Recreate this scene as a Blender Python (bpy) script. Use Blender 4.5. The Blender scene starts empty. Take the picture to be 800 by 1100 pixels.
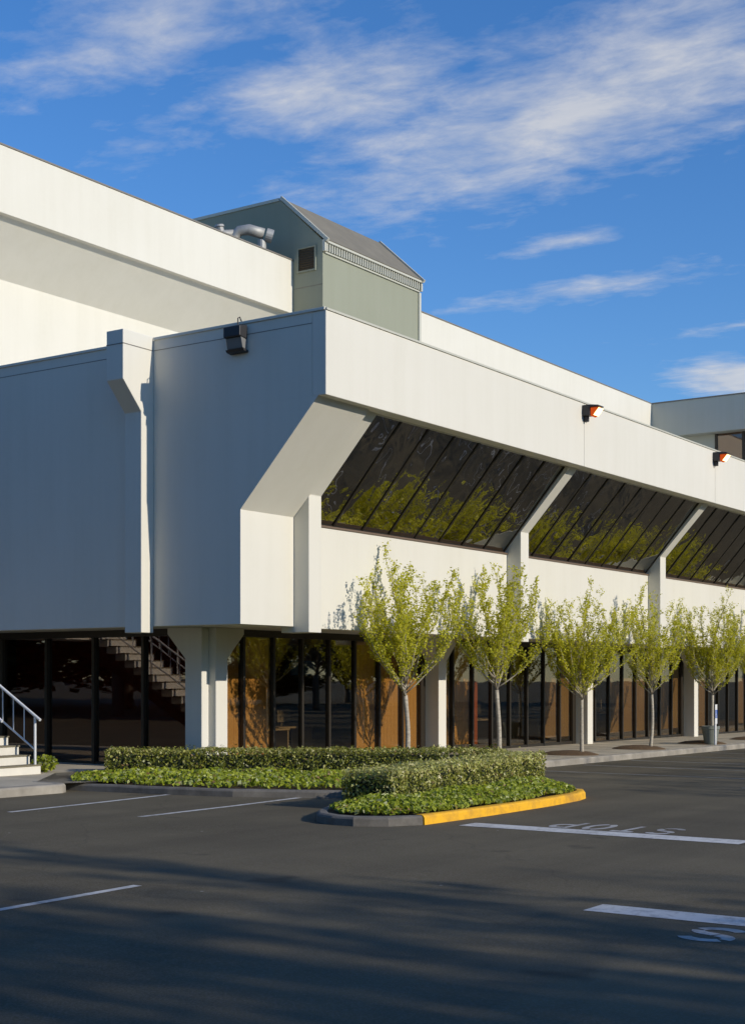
import bpy, math, random
import numpy as np
from mathutils import Vector, Matrix
R = math.radians
rng = np.random.default_rng(7)
random.seed(5)
S = bpy.context.scene
COL = S.collection
PI = math.pi

# ------------------------------------------------------------------ render / view
S.render.engine = 'CYCLES'
S.view_settings.view_transform = 'Standard'
S.view_settings.look = 'None'
S.view_settings.gamma = 1.0
S.view_settings.exposure = 0.0
S.view_settings.use_curve_mapping = False
S.cycles.max_bounces = 8
S.cycles.transparent_max_bounces = 24
S.cycles.caustics_reflective = False
S.cycles.caustics_refractive = False

# ------------------------------------------------------------------ camera
TH = R(34.28)
cam_d = bpy.data.cameras.new('camera')
cam = bpy.data.objects.new('camera', cam_d)
COL.objects.link(cam)
cam.location = (-19.95, -14.58, 2.1)
cam.rotation_euler = (PI / 2, 0, TH - PI / 2)
cam.rotation_euler = (PI / 2, 0, math.atan2(-math.cos(TH), math.sin(TH)))
cam_d.sensor_fit = 'HORIZONTAL'
cam_d.sensor_width = 36
cam_d.lens = 36 * 1520 / 800
cam_d.shift_y = 178 / 800
cam_d.clip_end = 2000
S.camera = cam

# ------------------------------------------------------------------ sun and sky
SUN_EL = R(22.2)
sx = 0.047                                   # sun stands slightly towards +X of -Y
sd = Vector((sx, -1, math.tan(SUN_EL) * math.sqrt(1 + sx * sx))).normalized()
sun_d = bpy.data.lights.new('sun', 'SUN')
sun_d.energy = 3.75
sun_d.angle = R(0.5)
sun_d.color = (1.0, 0.91, 0.775)
sun = bpy.data.objects.new('sun', sun_d)
COL.objects.link(sun)
sun.rotation_euler = (-sd).to_track_quat('-Z', 'Y').to_euler()
sun.location = (0, -60, 40)

W = bpy.data.worlds.new('World')
S.world = W
W.use_nodes = True
nt = W.node_tree
nt.nodes.clear()


class NB:
    """small node helper"""
    def __init__(self, nt): self.nt = nt
    def n(self, t, **kw):
        nd = self.nt.nodes.new(t)
        for k, v in kw.items():
            if k.startswith('i_'):
                nd.inputs[k[2:].replace('_', ' ')].default_value = v
            else:
                setattr(nd, k, v)
        return nd
    def link(self, a, b): self.nt.links.new(a, b)
    def math(self, op, a, b=None, c=None, clamp=False):
        nd = self.n('ShaderNodeMath', operation=op); nd.use_clamp = clamp
        for i, v in enumerate((a, b, c)):
            if v is None: continue
            if isinstance(v, (int, float)): nd.inputs[i].default_value = v
            else: self.link(v, nd.inputs[i])
        return nd.outputs[0]
    def noise(self, vec, scale, detail=4, rough=0.5, dist=0.0):
        nd = self.n('ShaderNodeTexNoise')
        nd.inputs['Scale'].default_value = scale
        nd.inputs['Detail'].default_value = detail
        nd.inputs['Roughness'].default_value = rough
        nd.inputs['Distortion'].default_value = dist
        if vec is not None: self.link(vec, nd.inputs['Vector'])
        return nd.outputs['Fac']
    def ramp(self, fac, stops):
        nd = self.n('ShaderNodeValToRGB')
        e = nd.color_ramp.elements
        while len(e) < len(stops): e.new(0.5)
        for el, (p, c) in zip(e, stops):
            el.position = p
            el.color = (c, c, c, 1) if isinstance(c, (int, float)) else (*c, 1)
        self.link(fac, nd.inputs[0])
        return nd.outputs[0]
    def mapping(self, vec, scale=(1, 1, 1), rot=(0, 0, 0), loc=(0, 0, 0)):
        nd = self.n('ShaderNodeMapping')
        nd.inputs['Scale'].default_value = scale
        nd.inputs['Rotation'].default_value = rot
        nd.inputs['Location'].default_value = loc
        self.link(vec, nd.inputs['Vector'])
        return nd.outputs[0]
    def mix(self, fac, a, b, blend='MIX'):
        nd = self.n('ShaderNodeMix', data_type='RGBA', blend_type=blend)
        for v, i in ((fac, 0), (a, 6), (b, 7)):
            if isinstance(v, (int, float)): nd.inputs[i].default_value = v
            elif isinstance(v, tuple): nd.inputs[i].default_value = (*v, 1)
            else: self.link(v, nd.inputs[i])
        return nd.outputs[2]


def build_world():
    b = NB(nt)
    out = b.n('ShaderNodeOutputWorld')
    bg = b.n('ShaderNodeBackground')
    bg.inputs['Strength'].default_value = 0.096
    b.link(bg.outputs[0], out.inputs[0])
    sky = b.n('ShaderNodeTexSky', sky_type='NISHITA')
    sky.sun_disc = False
    sky.sun_elevation = SUN_EL
    sky.sun_rotation = math.atan2(sd.x, sd.y)
    sky.altitude = 50
    sky.air_density = 1.25
    sky.dust_density = 0.05
    sky.ozone_density = 3.0
    hs = b.n('ShaderNodeHueSaturation')
    hs.inputs['Saturation'].default_value = 1.10
    hs.inputs['Value'].default_value = 1.0
    b.link(b.mix(1.0, sky.outputs[0], (0.90, 1.14, 1.58), 'MULTIPLY'), hs.inputs['Color'])
    tc = b.n('ShaderNodeTexCoord')
    sep = b.n('ShaderNodeSeparateXYZ')
    b.link(tc.outputs['Generated'], sep.inputs[0])
    z = b.math('MAXIMUM', sep.outputs[2], 0.03)
    px = b.math('DIVIDE', sep.outputs[0], z)
    py = b.math('DIVIDE', sep.outputs[1], z)
    cmb = b.n('ShaderNodeCombineXYZ')
    b.link(px, cmb.inputs[0]); b.link(py, cmb.inputs[1])
    P = cmb.outputs[0]
    # soft places of the cloud deck (flat layer overhead): (x, y, rx, ry, rot, weight)
    dens = None
    for (cx, cy, rx, ry, rot, w) in ((2.26, 1.10, 0.80, 0.31, 1.24, 1.12), (1.96, 1.40, 0.30, 0.21, 1.5, 1.02), (1.60, 1.48, 0.42, 0.17, 1.4, 0.90),
                                     (1.66, 1.70, 0.09, 0.06, 1.4, 0.74), (1.96, 1.86, 0.16, 0.12, 1.3, 0.70), (2.45, 1.62, 0.30, 0.12, 1.25, 0.78),
                                     (3.32, 1.58, 0.42, 0.13, 1.55, 0.86), (2.93, 1.46, 0.20, 0.08, 1.5, 0.80), (4.62, 1.66, 0.36, 0.20, 0.1, 1.5), (3.9, 1.3, 0.4, 0.13, 1.5, 0.62),
                                     (1.2, 0.3, 0.5, 0.4, 0.3, 0.8), (-1.5, 0.8, 1.2, 0.5, 0.9, 0.7), (-2.5, -1.5, 1.2, 0.6, 0.3, 0.7)):
        sub = b.n('ShaderNodeVectorMath', operation='SUBTRACT'); sub.inputs[1].default_value = (cx, cy, 0)
        b.link(P, sub.inputs[0])
        mp = b.mapping(sub.outputs[0], rot=(0, 0, -rot))
        sc = b.n('ShaderNodeVectorMath', operation='DIVIDE'); sc.inputs[1].default_value = (rx, ry, 1)
        b.link(mp, sc.inputs[0])
        ln = b.n('ShaderNodeVectorMath', operation='LENGTH')
        b.link(sc.outputs[0], ln.inputs[0])
        f = b.math('MULTIPLY', b.math('SUBTRACT', 1.0, b.math('MULTIPLY', ln.outputs['Value'], 0.62), clamp=True), w)
        dens = f if dens is None else b.math('MAXIMUM', dens, f)
    n1 = b.noise(b.mapping(P, scale=(1.35, 1.0, 1), rot=(0, 0, 0.2)), 5.2, 9, 0.60, 0.3)
    n2 = b.noise(b.mapping(P, scale=(2.0, 1.1, 1), rot=(0, 0, 0.2)), 11.0, 7, 0.64, 0.2)
    nn = b.math('ADD', b.math('MULTIPLY', n1, 0.7), b.math('MULTIPLY', n2, 0.3))
    d = b.math('ADD', b.math('MULTIPLY', dens, 1.25), b.math('SUBTRACT', b.math('MULTIPLY', nn, 2.2), 1.53))
    fac = b.ramp(d, [(0.0, 0.0), (0.22, 0.13), (0.6, 0.46), (1.0, 0.80)])
    shade = b.ramp(n1, [(0.25, (5.4, 5.8, 6.6)), (0.75, (7.6, 7.5, 7.4))])
    colr = b.mix(fac, hs.outputs[0], shade)
    b.link(colr, bg.inputs['Color'])


build_world()

# ------------------------------------------------------------------ materials
def new_mat(name):
    m = bpy.data.materials.new(name)
    m.use_nodes = True
    m.node_tree.nodes.clear()
    return m, NB(m.node_tree)


def principled(name, col, rough=0.6, metal=0.0, spec=0.5, vary=0.0, vscale=3.0, bump=0.0, bscale=40.0, stretch=(1, 1, 1), col2=None):
    m, b = new_mat(name)
    out = b.n('ShaderNodeOutputMaterial')
    p = b.n('ShaderNodeBsdfPrincipled')
    p.inputs['Roughness'].default_value = rough
    p.inputs['Metallic'].default_value = metal
    p.inputs['Specular IOR Level'].default_value = spec
    b.link(p.outputs[0], out.inputs[0])
    tc = b.n('ShaderNodeTexCoord')
    vec = b.mapping(tc.outputs['Object'], scale=stretch)
    if vary > 0:
        f = b.noise(vec, vscale, 6, 0.6)
        f = b.ramp(f, [(0.3, 0.0), (0.7, 1.0)])
        c2 = col2 if col2 else tuple(c * (1 - vary) for c in col)
        b.link(b.mix(f, col, c2), p.inputs['Base Color'])
    else:
        p.inputs['Base Color'].default_value = (*col, 1)
    if bump > 0:
        bp = b.n('ShaderNodeBump')
        bp.inputs['Strength'].default_value = bump
        bp.inputs['Distance'].default_value = 0.01
        b.link(b.noise(vec, bscale, 4), bp.inputs['Height'])
        b.link(bp.outputs[0], p.inputs['Normal'])
    return m


def wall_paint(name, col, dirt=0.16):
    """painted concrete: faint vertical rain streaks, blotches and fine roughcast"""
    m, b = new_mat(name)
    out = b.n('ShaderNodeOutputMaterial')
    p = b.n('ShaderNodeBsdfPrincipled')
    p.inputs['Roughness'].default_value = 0.75
    p.inputs['Specular IOR Level'].default_value = 0.25
    b.link(p.outputs[0], out.inputs[0])
    tc = b.n('ShaderNodeTexCoord')
    o = tc.outputs['Object']
    streak = b.ramp(b.noise(b.mapping(o, scale=(1.3, 1.3, 0.07)), 2.2, 6, 0.65), [(0.42, 0.0), (0.75, 1.0)])
    blot = b.ramp(b.noise(b.mapping(o, scale=(1, 1, 0.8)), 0.55, 5, 0.55), [(0.35, 0.0), (0.75, 1.0)])
    fine = b.noise(o, 9, 4, 0.6)
    f = b.math('ADD', b.math('MULTIPLY', streak, 0.5), b.math('MULTIPLY', blot, 0.5))
    f = b.math('MULTIPLY', f, b.math('ADD', b.math('MULTIPLY', fine, 0.8), 0.5), clamp=True)
    dark = (col[0] * (1 - dirt), col[1] * (1 - dirt * 1.05), col[2] * (1 - dirt * 1.35))
    b.link(b.mix(f, col, dark), p.inputs['Base Color'])
    bp = b.n('ShaderNodeBump')
    bp.inputs['Strength'].default_value = 0.25
    bp.inputs['Distance'].default_value = 0.004
    b.link(b.noise(o, 22, 5, 0.65), bp.inputs['Height'])
    b.link(bp.outputs[0], p.inputs['Normal'])
    return m


def glass_mat(name, tint, gloss, f0, wob, wscale, rough=0.012):
    m, b = new_mat(name)
    out = b.n('ShaderNodeOutputMaterial')
    tr = b.n('ShaderNodeBsdfTransparent'); tr.inputs[0].default_value = (*tint, 1)
    gl = b.n('ShaderNodeBsdfGlossy'); gl.inputs['Color'].default_value = (*gloss, 1)
    gl.inputs['Roughness'].default_value = rough
    ge = b.n('ShaderNodeNewGeometry')
    dt = b.n('ShaderNodeVectorMath', operation='DOT_PRODUCT')
    b.link(ge.outputs['Normal'], dt.inputs[0]); b.link(ge.outputs['Incoming'], dt.inputs[1])
    om = b.math('SUBTRACT', 1.0, b.math('ABSOLUTE', dt.outputs['Value']), clamp=True)
    fr = b.math('ADD', b.math('MULTIPLY', b.math('POWER', om, 5.0), 1.0 - f0), f0, clamp=True)
    mx = b.n('ShaderNodeMixShader')
    b.link(fr, mx.inputs[0]); b.link(tr.outputs[0], mx.inputs[1]); b.link(gl.outputs[0], mx.inputs[2])
    b.link(mx.outputs[0], out.inputs[0])
    tc = b.n('ShaderNodeTexCoord')
    bp = b.n('ShaderNodeBump')
    bp.inputs['Strength'].default_value = 1.0
    bp.inputs['Distance'].default_value = wob
    b.link(b.noise(tc.outputs['Object'], wscale, 1, 0.4, 0.6), bp.inputs['Height'])
    b.link(bp.outputs[0], gl.inputs['Normal'])
    return m


def leaf_mat(name, cols, trans=0.35, rough=0.5, spec=0.3):
    m, b = new_mat(name)
    out = b.n('ShaderNodeOutputMaterial')
    p = b.n('ShaderNodeBsdfPrincipled')
    p.inputs['Roughness'].default_value = rough
    p.inputs['Specular IOR Level'].default_value = spec
    tl = b.n('ShaderNodeBsdfTranslucent')
    geo = b.n('ShaderNodeNewGeometry')
    n = len(cols)
    c = b.ramp(geo.outputs['Random Per Island'], [(i / (n - 1), cc) for i, cc in enumerate(cols)])
    b.link(c, p.inputs['Base Color'])
    b.link(c, tl.inputs[0])
    mx = b.n('ShaderNodeMixShader'); mx.inputs[0].default_value = trans
    b.link(p.outputs[0], mx.inputs[1]); b.link(tl.outputs[0], mx.inputs[2])
    b.link(mx.outputs[0], out.inputs[0])
    return m


def asphalt_mat():
    m, b = new_mat('asphalt')
    out = b.n('ShaderNodeOutputMaterial')
    p = b.n('ShaderNodeBsdfPrincipled')
    p.inputs['Roughness'].default_value = 0.9
    p.inputs['Specular IOR Level'].default_value = 0.12
    b.link(p.outputs[0], out.inputs[0])
    tc = b.n('ShaderNodeTexCoord'); o = tc.outputs['Object']
    big = b.ramp(b.noise(o, 0.22, 6, 0.6), [(0.3, 0.0), (0.7, 1.0)])
    wear = b.ramp(b.noise(b.mapping(o, scale=(1, 0.35, 1)), 0.8, 6, 0.65), [(0.35, 0.0), (0.75, 1.0)])
    c = b.mix(big, (0.098, 0.083, 0.051), (0.172, 0.146, 0.091))
    c = b.mix(b.math('MULTIPLY', wear, 0.5), c, (0.085, 0.072, 0.047))
    grit = b.noise(o, 55, 3, 0.7)
    c = b.mix(b.math('MULTIPLY', b.ramp(grit, [(0.45, 0.0), (0.68, 1.0)]), 0.6), c, (0.20, 0.18, 0.15))
    vor = b.n('ShaderNodeTexVoronoi'); vor.inputs['Scale'].default_value = 1.6
    b.link(o, vor.inputs['Vector'])
    speck = b.ramp(vor.outputs['Distance'], [(0.022, 1.0), (0.034, 0.0)])
    c = b.mix(b.math('MULTIPLY', speck, 0.8), c, (0.42, 0.40, 0.35))
    spot = b.ramp(b.noise(o, 0.9, 3, 0.5), [(0.66, 0.0), (0.72, 1.0)])
    c = b.mix(b.math('MULTIPLY', spot, 0.5), c, (0.03, 0.028, 0.025))
    lane = b.ramp(b.noise(b.mapping(o, scale=(0.06, 0.9, 1), rot=(0, 0, 0.12)), 1.1, 5, 0.6), [(0.40, 0.0), (0.62, 1.0)])
    c = b.mix(b.math('MULTIPLY', lane, 0.28), c, (0.055, 0.048, 0.036))
    # a few sealed cracks
    v2 = b.n('ShaderNodeTexVoronoi', feature='DISTANCE_TO_EDGE'); v2.inputs['Scale'].default_value = 0.16
    wv = b.n('ShaderNodeVectorMath', operation='ADD')
    ns = b.n('ShaderNodeTexNoise'); ns.inputs['Scale'].default_value = 0.7; b.link(o, ns.inputs['Vector'])
    b.link(o, wv.inputs[0]); b.link(ns.outputs['Color'], wv.inputs[1])
    b.link(wv.outputs[0], v2.inputs['Vector'])
    crack = b.ramp(v2.outputs['Distance'], [(0.0015, 1.0), (0.004, 0.0)])
    c = b.mix(b.math('MULTIPLY', crack, 0.16), c, (0.02, 0.02, 0.021))
    b.link(c, p.inputs['Base Color'])
    bp = b.n('ShaderNodeBump'); bp.inputs['Strength'].default_value = 0.6; bp.inputs['Distance'].default_value = 0.006
    b.link(b.noise(o, 70, 3, 0.7), bp.inputs['Height']); b.link(bp.outputs[0], p.inputs['Normal'])
    return m


def worn_paint(name, col, under, amount=0.5, scale=9.0):
    m, b = new_mat(name)
    out = b.n('ShaderNodeOutputMaterial')
    p = b.n('ShaderNodeBsdfPrincipled'); p.inputs['Roughness'].default_value = 0.7
    b.link(p.outputs[0], out.inputs[0])
    tc = b.n('ShaderNodeTexCoord'); o = tc.outputs['Object']
    f = b.math('ADD', b.math('MULTIPLY', b.noise(o, scale, 6, 0.7), 0.6), b.math('MULTIPLY', b.noise(o, scale * 0.14, 4, 0.6), 0.5))
    f = b.ramp(f, [(0.5, 0.0), (0.72, 1.0)])
    b.link(b.mix(b.math('MULTIPLY', f, amount), col, under), p.inputs['Base Color'])
    return m


def emit_mat(name, col, strength):
    m, b = new_mat(name)
    out = b.n('ShaderNodeOutputMaterial')
    e = b.n('ShaderNodeEmission'); e.inputs[0].default_value = (*col, 1); e.inputs[1].default_value = strength
    b.link(e.outputs[0], out.inputs[0])
    return m


M = {}
M['wall'] = wall_paint('cream wall paint', (0.715, 0.69, 0.598), 0.09)
M['wall_col'] = wall_paint('cream column paint', (0.72, 0.70, 0.63), 0.10)
M['wing'] = wall_paint('sage wing paint', (0.46, 0.48, 0.43), 0.10)
M['house'] = wall_paint('sage grey paint', (0.30, 0.312, 0.235), 0.10)
M['trim'] = principled('pale metal trim', (0.52, 0.51, 0.42), 0.5)
M['coping'] = principled('dark coping metal', (0.20, 0.18, 0.15), 0.5)
M['roof'] = principled('pale roof membrane', (0.66, 0.64, 0.58), 0.9, vary=0.3)
M['mansard'] = principled('grey brown roof sheet', (0.23, 0.205, 0.15), 0.7, vary=0.2, vscale=1.5)
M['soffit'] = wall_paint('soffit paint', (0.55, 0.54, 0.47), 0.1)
M['mullion'] = principled('dark bronze metal', (0.035, 0.028, 0.02), 0.42, 0.3)
M['louvre_bronze'] = principled('worn bronze metal', (0.10, 0.075, 0.045), 0.45, 0.3)  # lighter bronze tone, used on the louvre blades
M['sill'] = principled('brown sill metal', (0.16, 0.11, 0.07), 0.5)
M['glass_slant'] = glass_mat('sloped bronze glass', (0.22, 0.19, 0.17), (0.98, 0.94, 0.87), 0.36, 0.017, 1.9)
M['glass_shop'] = glass_mat('storefront bronze glass', (0.84, 0.76, 0.62), (0.88, 0.88, 0.86), 0.13, 0.0016, 1.0)
M['glass_west'] = glass_mat('shaded bronze glass', (0.62, 0.48, 0.38), (0.85, 0.80, 0.74), 0.14, 0.0012, 1.0)
M['inner'] = principled('interior brown', (0.17, 0.125, 0.085), 0.9, vary=0.4, vscale=0.7)
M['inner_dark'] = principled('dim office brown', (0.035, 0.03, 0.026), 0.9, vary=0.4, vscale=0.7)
M['inner_light'] = principled('interior pale things', (0.32, 0.30, 0.26), 0.8)
M['inner_red'] = principled('interior rust panel', (0.42, 0.13, 0.05), 0.7)
M['blind'] = principled('tan blind fabric', (0.80, 0.55, 0.25), 0.9, vary=0.06, vscale=1.2)
M['blind_dark'] = principled('dull brown blind fabric', (0.40, 0.31, 0.20), 0.9, vary=0.15, vscale=1.2)
M['asphalt'] = asphalt_mat()
M['concrete'] = principled('pavement concrete', (0.56, 0.49, 0.36), 0.9, vary=0.35, vscale=1.4, bump=0.3)
M['kerb'] = principled('kerb concrete', (0.19, 0.175, 0.15), 0.9, vary=0.5, vscale=3.5, bump=0.4)
M['kerb_pale'] = principled('pale kerb concrete', (0.38, 0.345, 0.28), 0.9, vary=0.45, vscale=2.2, bump=0.4)
M['yellow'] = worn_paint('worn yellow kerb paint', (0.85, 0.45, 0.012), (0.48, 0.25, 0.03), 1.0, 6)
M['white_line'] = worn_paint('worn white line paint', (0.62, 0.61, 0.57), (0.14, 0.135, 0.125), 0.75, 12)
M['faded_line'] = worn_paint('faded white line paint', (0.40, 0.39, 0.36), (0.07, 0.066, 0.06), 0.9, 9)
M['mid_line'] = worn_paint('half worn white paint', (0.44, 0.43, 0.40), (0.12, 0.11, 0.10), 0.85, 14)
M['soil'] = principled('bark mulch', (0.15, 0.088, 0.038), 0.95, vary=0.5, vscale=14, bump=1.0, bscale=30)
M['step'] = principled('white step paint', (0.72, 0.69, 0.60), 0.7, vary=0.12, vscale=4)
M['tread'] = principled('worn tread', (0.22, 0.19, 0.12), 0.8, vary=0.3, vscale=5)
M['rail'] = principled('white rail paint', (0.66, 0.67, 0.67), 0.45)
M['bark'] = principled('pale bark', (0.56, 0.50, 0.39), 0.85, vary=0.45, vscale=9, stretch=(1, 1, 2.5), bump=0.4)
M['twig'] = principled('olive twig bark', (0.24, 0.21, 0.10), 0.85)
M['twig_light'] = principled('young twig bark', (0.34, 0.31, 0.14), 0.85)
M['bigbark'] = principled('grey brown bark', (0.12, 0.095, 0.07), 0.9, vary=0.4)
M['leaf_street'] = leaf_mat('young yellow green leaf', [(0.45, 0.45, 0.02), (0.58, 0.56, 0.025), (0.68, 0.64, 0.05), (0.50, 0.53, 0.025)], 0.5)
M['leaf_hedge'] = leaf_mat('hedge leaf', [(0.09, 0.12, 0.015), (0.20, 0.22, 0.028), (0.34, 0.33, 0.05), (0.14, 0.17, 0.022)], 0.3, 0.38, 0.5)
M['leaf_tip'] = leaf_mat('pale hedge tip', [(0.44, 0.44, 0.11), (0.60, 0.56, 0.20), (0.36, 0.40, 0.07), (0.72, 0.65, 0.34)], 0.3, 0.45, 0.5)
M['leaf_ivy'] = leaf_mat('ivy leaf', [(0.16, 0.215, 0.018), (0.30, 0.36, 0.026), (0.44, 0.48, 0.04), (0.21, 0.27, 0.02)], 0.35, 0.4, 0.5)
M['leaf_ivy_pale'] = leaf_mat('pale ivy leaf', [(0.22, 0.27, 0.08), (0.30, 0.32, 0.14)], 0.25, 0.45, 0.5)
M['leaf_dead'] = leaf_mat('withered leaf', [(0.20, 0.13, 0.05), (0.30, 0.20, 0.09)], 0.2)
M['leaf_big'] = leaf_mat('dark tree leaf', [(0.035, 0.05, 0.015), (0.06, 0.075, 0.02), (0.08, 0.09, 0.025)], 0.25)
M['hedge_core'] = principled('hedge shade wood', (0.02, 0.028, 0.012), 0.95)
M['metal'] = principled('galvanised metal', (0.42, 0.42, 0.40), 0.6, 0.45, vary=0.2, vscale=6)
M['fixture'] = principled('dark fixture metal', (0.03, 0.03, 0.032), 0.5, 0.2)
M['fixture_grey'] = principled('grey fixture glass', (0.20, 0.20, 0.19), 0.25)
M['lamp'] = emit_mat('lit lamp lens', (1.0, 0.62, 0.26), 4.5)
M['lamp_rim'] = emit_mat('glowing lamp reflector', (1.0, 0.13, 0.02), 0.55)
M['pot'] = principled('grey green planter concrete', (0.20, 0.22, 0.19), 0.8, vary=0.2)
M['sign_white'] = principled('white sign paint', (0.72, 0.72, 0.70), 0.5)
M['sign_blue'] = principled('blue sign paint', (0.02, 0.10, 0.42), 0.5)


# ------------------------------------------------------------------ mesh helpers
class MB:
    def __init__(self): self.v = []; self.f = []; self.mi = []
    def add(self, vs, fs, mi=0):
        o = len(self.v)
        self.v += [tuple(p) for p in vs]
        self.f += [tuple(i + o for i in f) for f in fs]
        self.mi += [mi] * len(fs)
        return self
    def box(self, x0, x1, y0, y1, z0, z1, mi=0):
        vs = [(x0, y0, z0), (x1, y0, z0), (x1, y1, z0), (x0, y1, z0), (x0, y0, z1), (x1, y0, z1), (x1, y1, z1), (x0, y1, z1)]
        return self.add(vs, [(0, 3, 2, 1), (4, 5, 6, 7), (0, 1, 5, 4), (1, 2, 6, 5), (2, 3, 7, 6), (3, 0, 4, 7)], mi)
    def prism(self, poly, a0, a1, axis='X', mi=0):
        """poly in the plane across axis: X -> (y,z), Y -> (x,z), Z -> (x,y)"""
        n = len(poly)
        def pt(a, p):
            return {'X': (a, p[0], p[1]), 'Y': (p[0], a, p[1]), 'Z': (p[0], p[1], a)}[axis]
        vs = [pt(a0, p) for p in poly] + [pt(a1, p) for p in poly]
        fs = [tuple(range(n)), tuple(range(2 * n - 1, n - 1, -1))]
        for i in range(n):
            j = (i + 1) % n
            fs.append((i, i + n, j + n, j))
        return self.add(vs, fs, mi)
    def tube(self, pts, rad, seg=8, mi=0, cap=True):
        pts = [Vector(p) for p in pts]
        rs = rad if isinstance(rad, (list, tuple)) else [rad] * len(pts)
        vs = []
        prev = None
        for i, p in enumerate(pts):
            d = (pts[min(i + 1, len(pts) - 1)] - pts[max(i - 1, 0)]).normalized()
            if prev is None:
                a = d.orthogonal().normalized()
            else:
                a = (prev - d * prev.dot(d))
                a = a.normalized() if a.length > 1e-6 else d.orthogonal().normalized()
            prev = a
            bb = d.cross(a)
            for k in range(seg):
                t = 2 * PI * k / seg
                vs.append(p + (a * math.cos(t) + bb * math.sin(t)) * rs[i])
        fs = []
        for i in range(len(pts) - 1):
            for k in range(seg):
                k2 = (k + 1) % seg
                fs.append((i * seg + k, i * seg + k2, (i + 1) * seg + k2, (i + 1) * seg + k))
        if cap:
            fs.append(tuple(range(seg - 1, -1, -1)))
            fs.append(tuple((len(pts) - 1) * seg + k for k in range(seg)))
        return self.add(vs, fs, mi)
    def lathe(self, prof, c, seg=24, mi=0):
        vs = []
        for (r, z) in prof:
            for k in range(seg):
                t = 2 * PI * k / seg
                vs.append((c[0] + r * math.cos(t), c[1] + r * math.sin(t), c[2] + z))
        fs = []
        for i in range(len(prof) - 1):
            for k in range(seg):
                k2 = (k + 1) % seg
                fs.append((i * seg + k, i * seg + k2, (i + 1) * seg + k2, (i + 1) * seg + k))
        fs.append(tuple(range(seg - 1, -1, -1)))
        fs.append(tuple((len(prof) - 1) * seg + k for k in range(seg)))
        return self.add(vs, fs, mi)
    def build(self, name, mats, parent=None, bevel=0.0, smooth=False, fix=True):
        me = bpy.data.meshes.new(name)
        me.from_pydata(self.v, [], self.f)
        if not isinstance(mats, (list, tuple)): mats = [mats]
        for m in mats: me.materials.append(m)
        if len(mats) > 1: me.polygons.foreach_set('material_index', self.mi)
        if fix:
            import bmesh
            bm = bmesh.new(); bm.from_mesh(me)
            bmesh.ops.recalc_face_normals(bm, faces=bm.faces)
            bm.to_mesh(me); bm.free()
        if smooth:
            me.polygons.foreach_set('use_smooth', [True] * len(me.polygons))
        me.update()
        ob = bpy.data.objects.new(name, me)
        COL.objects.link(ob)
        if parent is not None:
            ob.parent = parent
            ob.matrix_parent_inverse = Matrix.Translation(-parent.location) if parent.parent is None else Matrix()
            if parent.parent is not None:
                pass
        if bevel > 0:
            md = ob.modifiers.new('bevel', 'BEVEL')
            md.width = bevel; md.segments = 2; md.limit_method = 'ANGLE'; md.angle_limit = R(40)
        return ob


def thing(name, label, cat, loc=(0, 0, 0), group=None):
    o = bpy.data.objects.new(name, None)
    o.empty_display_size = 0.3
    o.location = loc
    COL.objects.link(o)
    tag(o, label, cat, group)
    return o


def tag(o, label, cat, group=None):
    o['label'] = label; o['category'] = cat
    if group: o['group'] = group
    return o


def structure(o, kind='structure'):
    o['kind'] = kind
    return o


def zA(x): return 0.12 - 0.0083 * x            # asphalt falls gently to the right
def zP(x): return 0.27 - 0.0083 * x            # pavement top


def leaf_object(name, pts, size, mats, mi=None, parent=None, up=0.0, asp=0.55, seed=1, nrm=None):
    """one mesh of many small folded leaf faces"""
    g = np.random.default_rng(seed)
    n = len(pts)
    pts = np.asarray(pts, float)
    a = g.normal(size=(n, 3))
    if nrm is not None: a = a * 0.65 + np.asarray(nrm)
    a[:, 2] += up
    a /= np.linalg.norm(a, axis=1)[:, None]        # leaf normal
    t = g.normal(size=(n, 3)); t -= (t * a).sum(1)[:, None] * a
    t /= np.linalg.norm(t, axis=1)[:, None]
    w = np.cross(a, t)
    s = (np.asarray(size) if np.ndim(size) else np.full(n, size)) * g.uniform(0.65, 1.3, n)
    s = s[:, None]
    v = np.empty((n, 4, 3))
    v[:, 0] = pts - t * s * 0.5
    v[:, 1] = pts + w * s * asp * 0.5 + a * s * 0.08
    v[:, 2] = pts + t * s * 0.5
    v[:, 3] = pts - w * s * asp * 0.5 + a * s * 0.08
    me = bpy.data.meshes.new(name)
    me.vertices.add(n * 4); me.loops.add(n * 4); me.polygons.add(n)
    me.vertices.foreach_set('co', v.reshape(-1))
    me.loops.foreach_set('vertex_index', np.arange(n * 4, dtype=np.int32))
    me.polygons.foreach_set('loop_start', np.arange(0, n * 4, 4, dtype=np.int32))
    if not isinstance(mats, (list, tuple)): mats = [mats]
    for m in mats: me.materials.append(m)
    if mi is not None: me.polygons.foreach_set('material_index', np.asarray(mi, dtype=np.int32))
    me.update(calc_edges=True)
    ob = bpy.data.objects.new(name, me)
    COL.objects.link(ob)
    if parent is not None:
        ob.parent = parent
        ob.matrix_parent_inverse = Matrix.Translation(-parent.location)
    return ob


# ------------------------------------------------------------------ ground
def ground():
    xs = [-900, -70, -60] + list(np.linspace(-50, 60, 23)) + [90, 110, 900]
    ys = [-900, -120, -60, -30, -15, 0, 15, 30, 60, 900]
    mb = MB()
    vs = [(x, y, zA(max(-60, min(90, x)))) for y in ys for x in xs]
    n = len(xs)
    fs = [(j * n + i, j * n + i + 1, (j + 1) * n + i + 1, (j + 1) * n + i) for j in range(len(ys) - 1) for i in range(n - 1)]
    mb.add(vs, fs)
    return structure(mb.build('parking_lot', M['asphalt'], fix=False))


lot = ground()


def sheet_quad(mb, pts, lift=0.004):
    mb.add([(x, y, zA(x) + lift) for x, y in pts], [(0, 1, 2, 3)])


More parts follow.
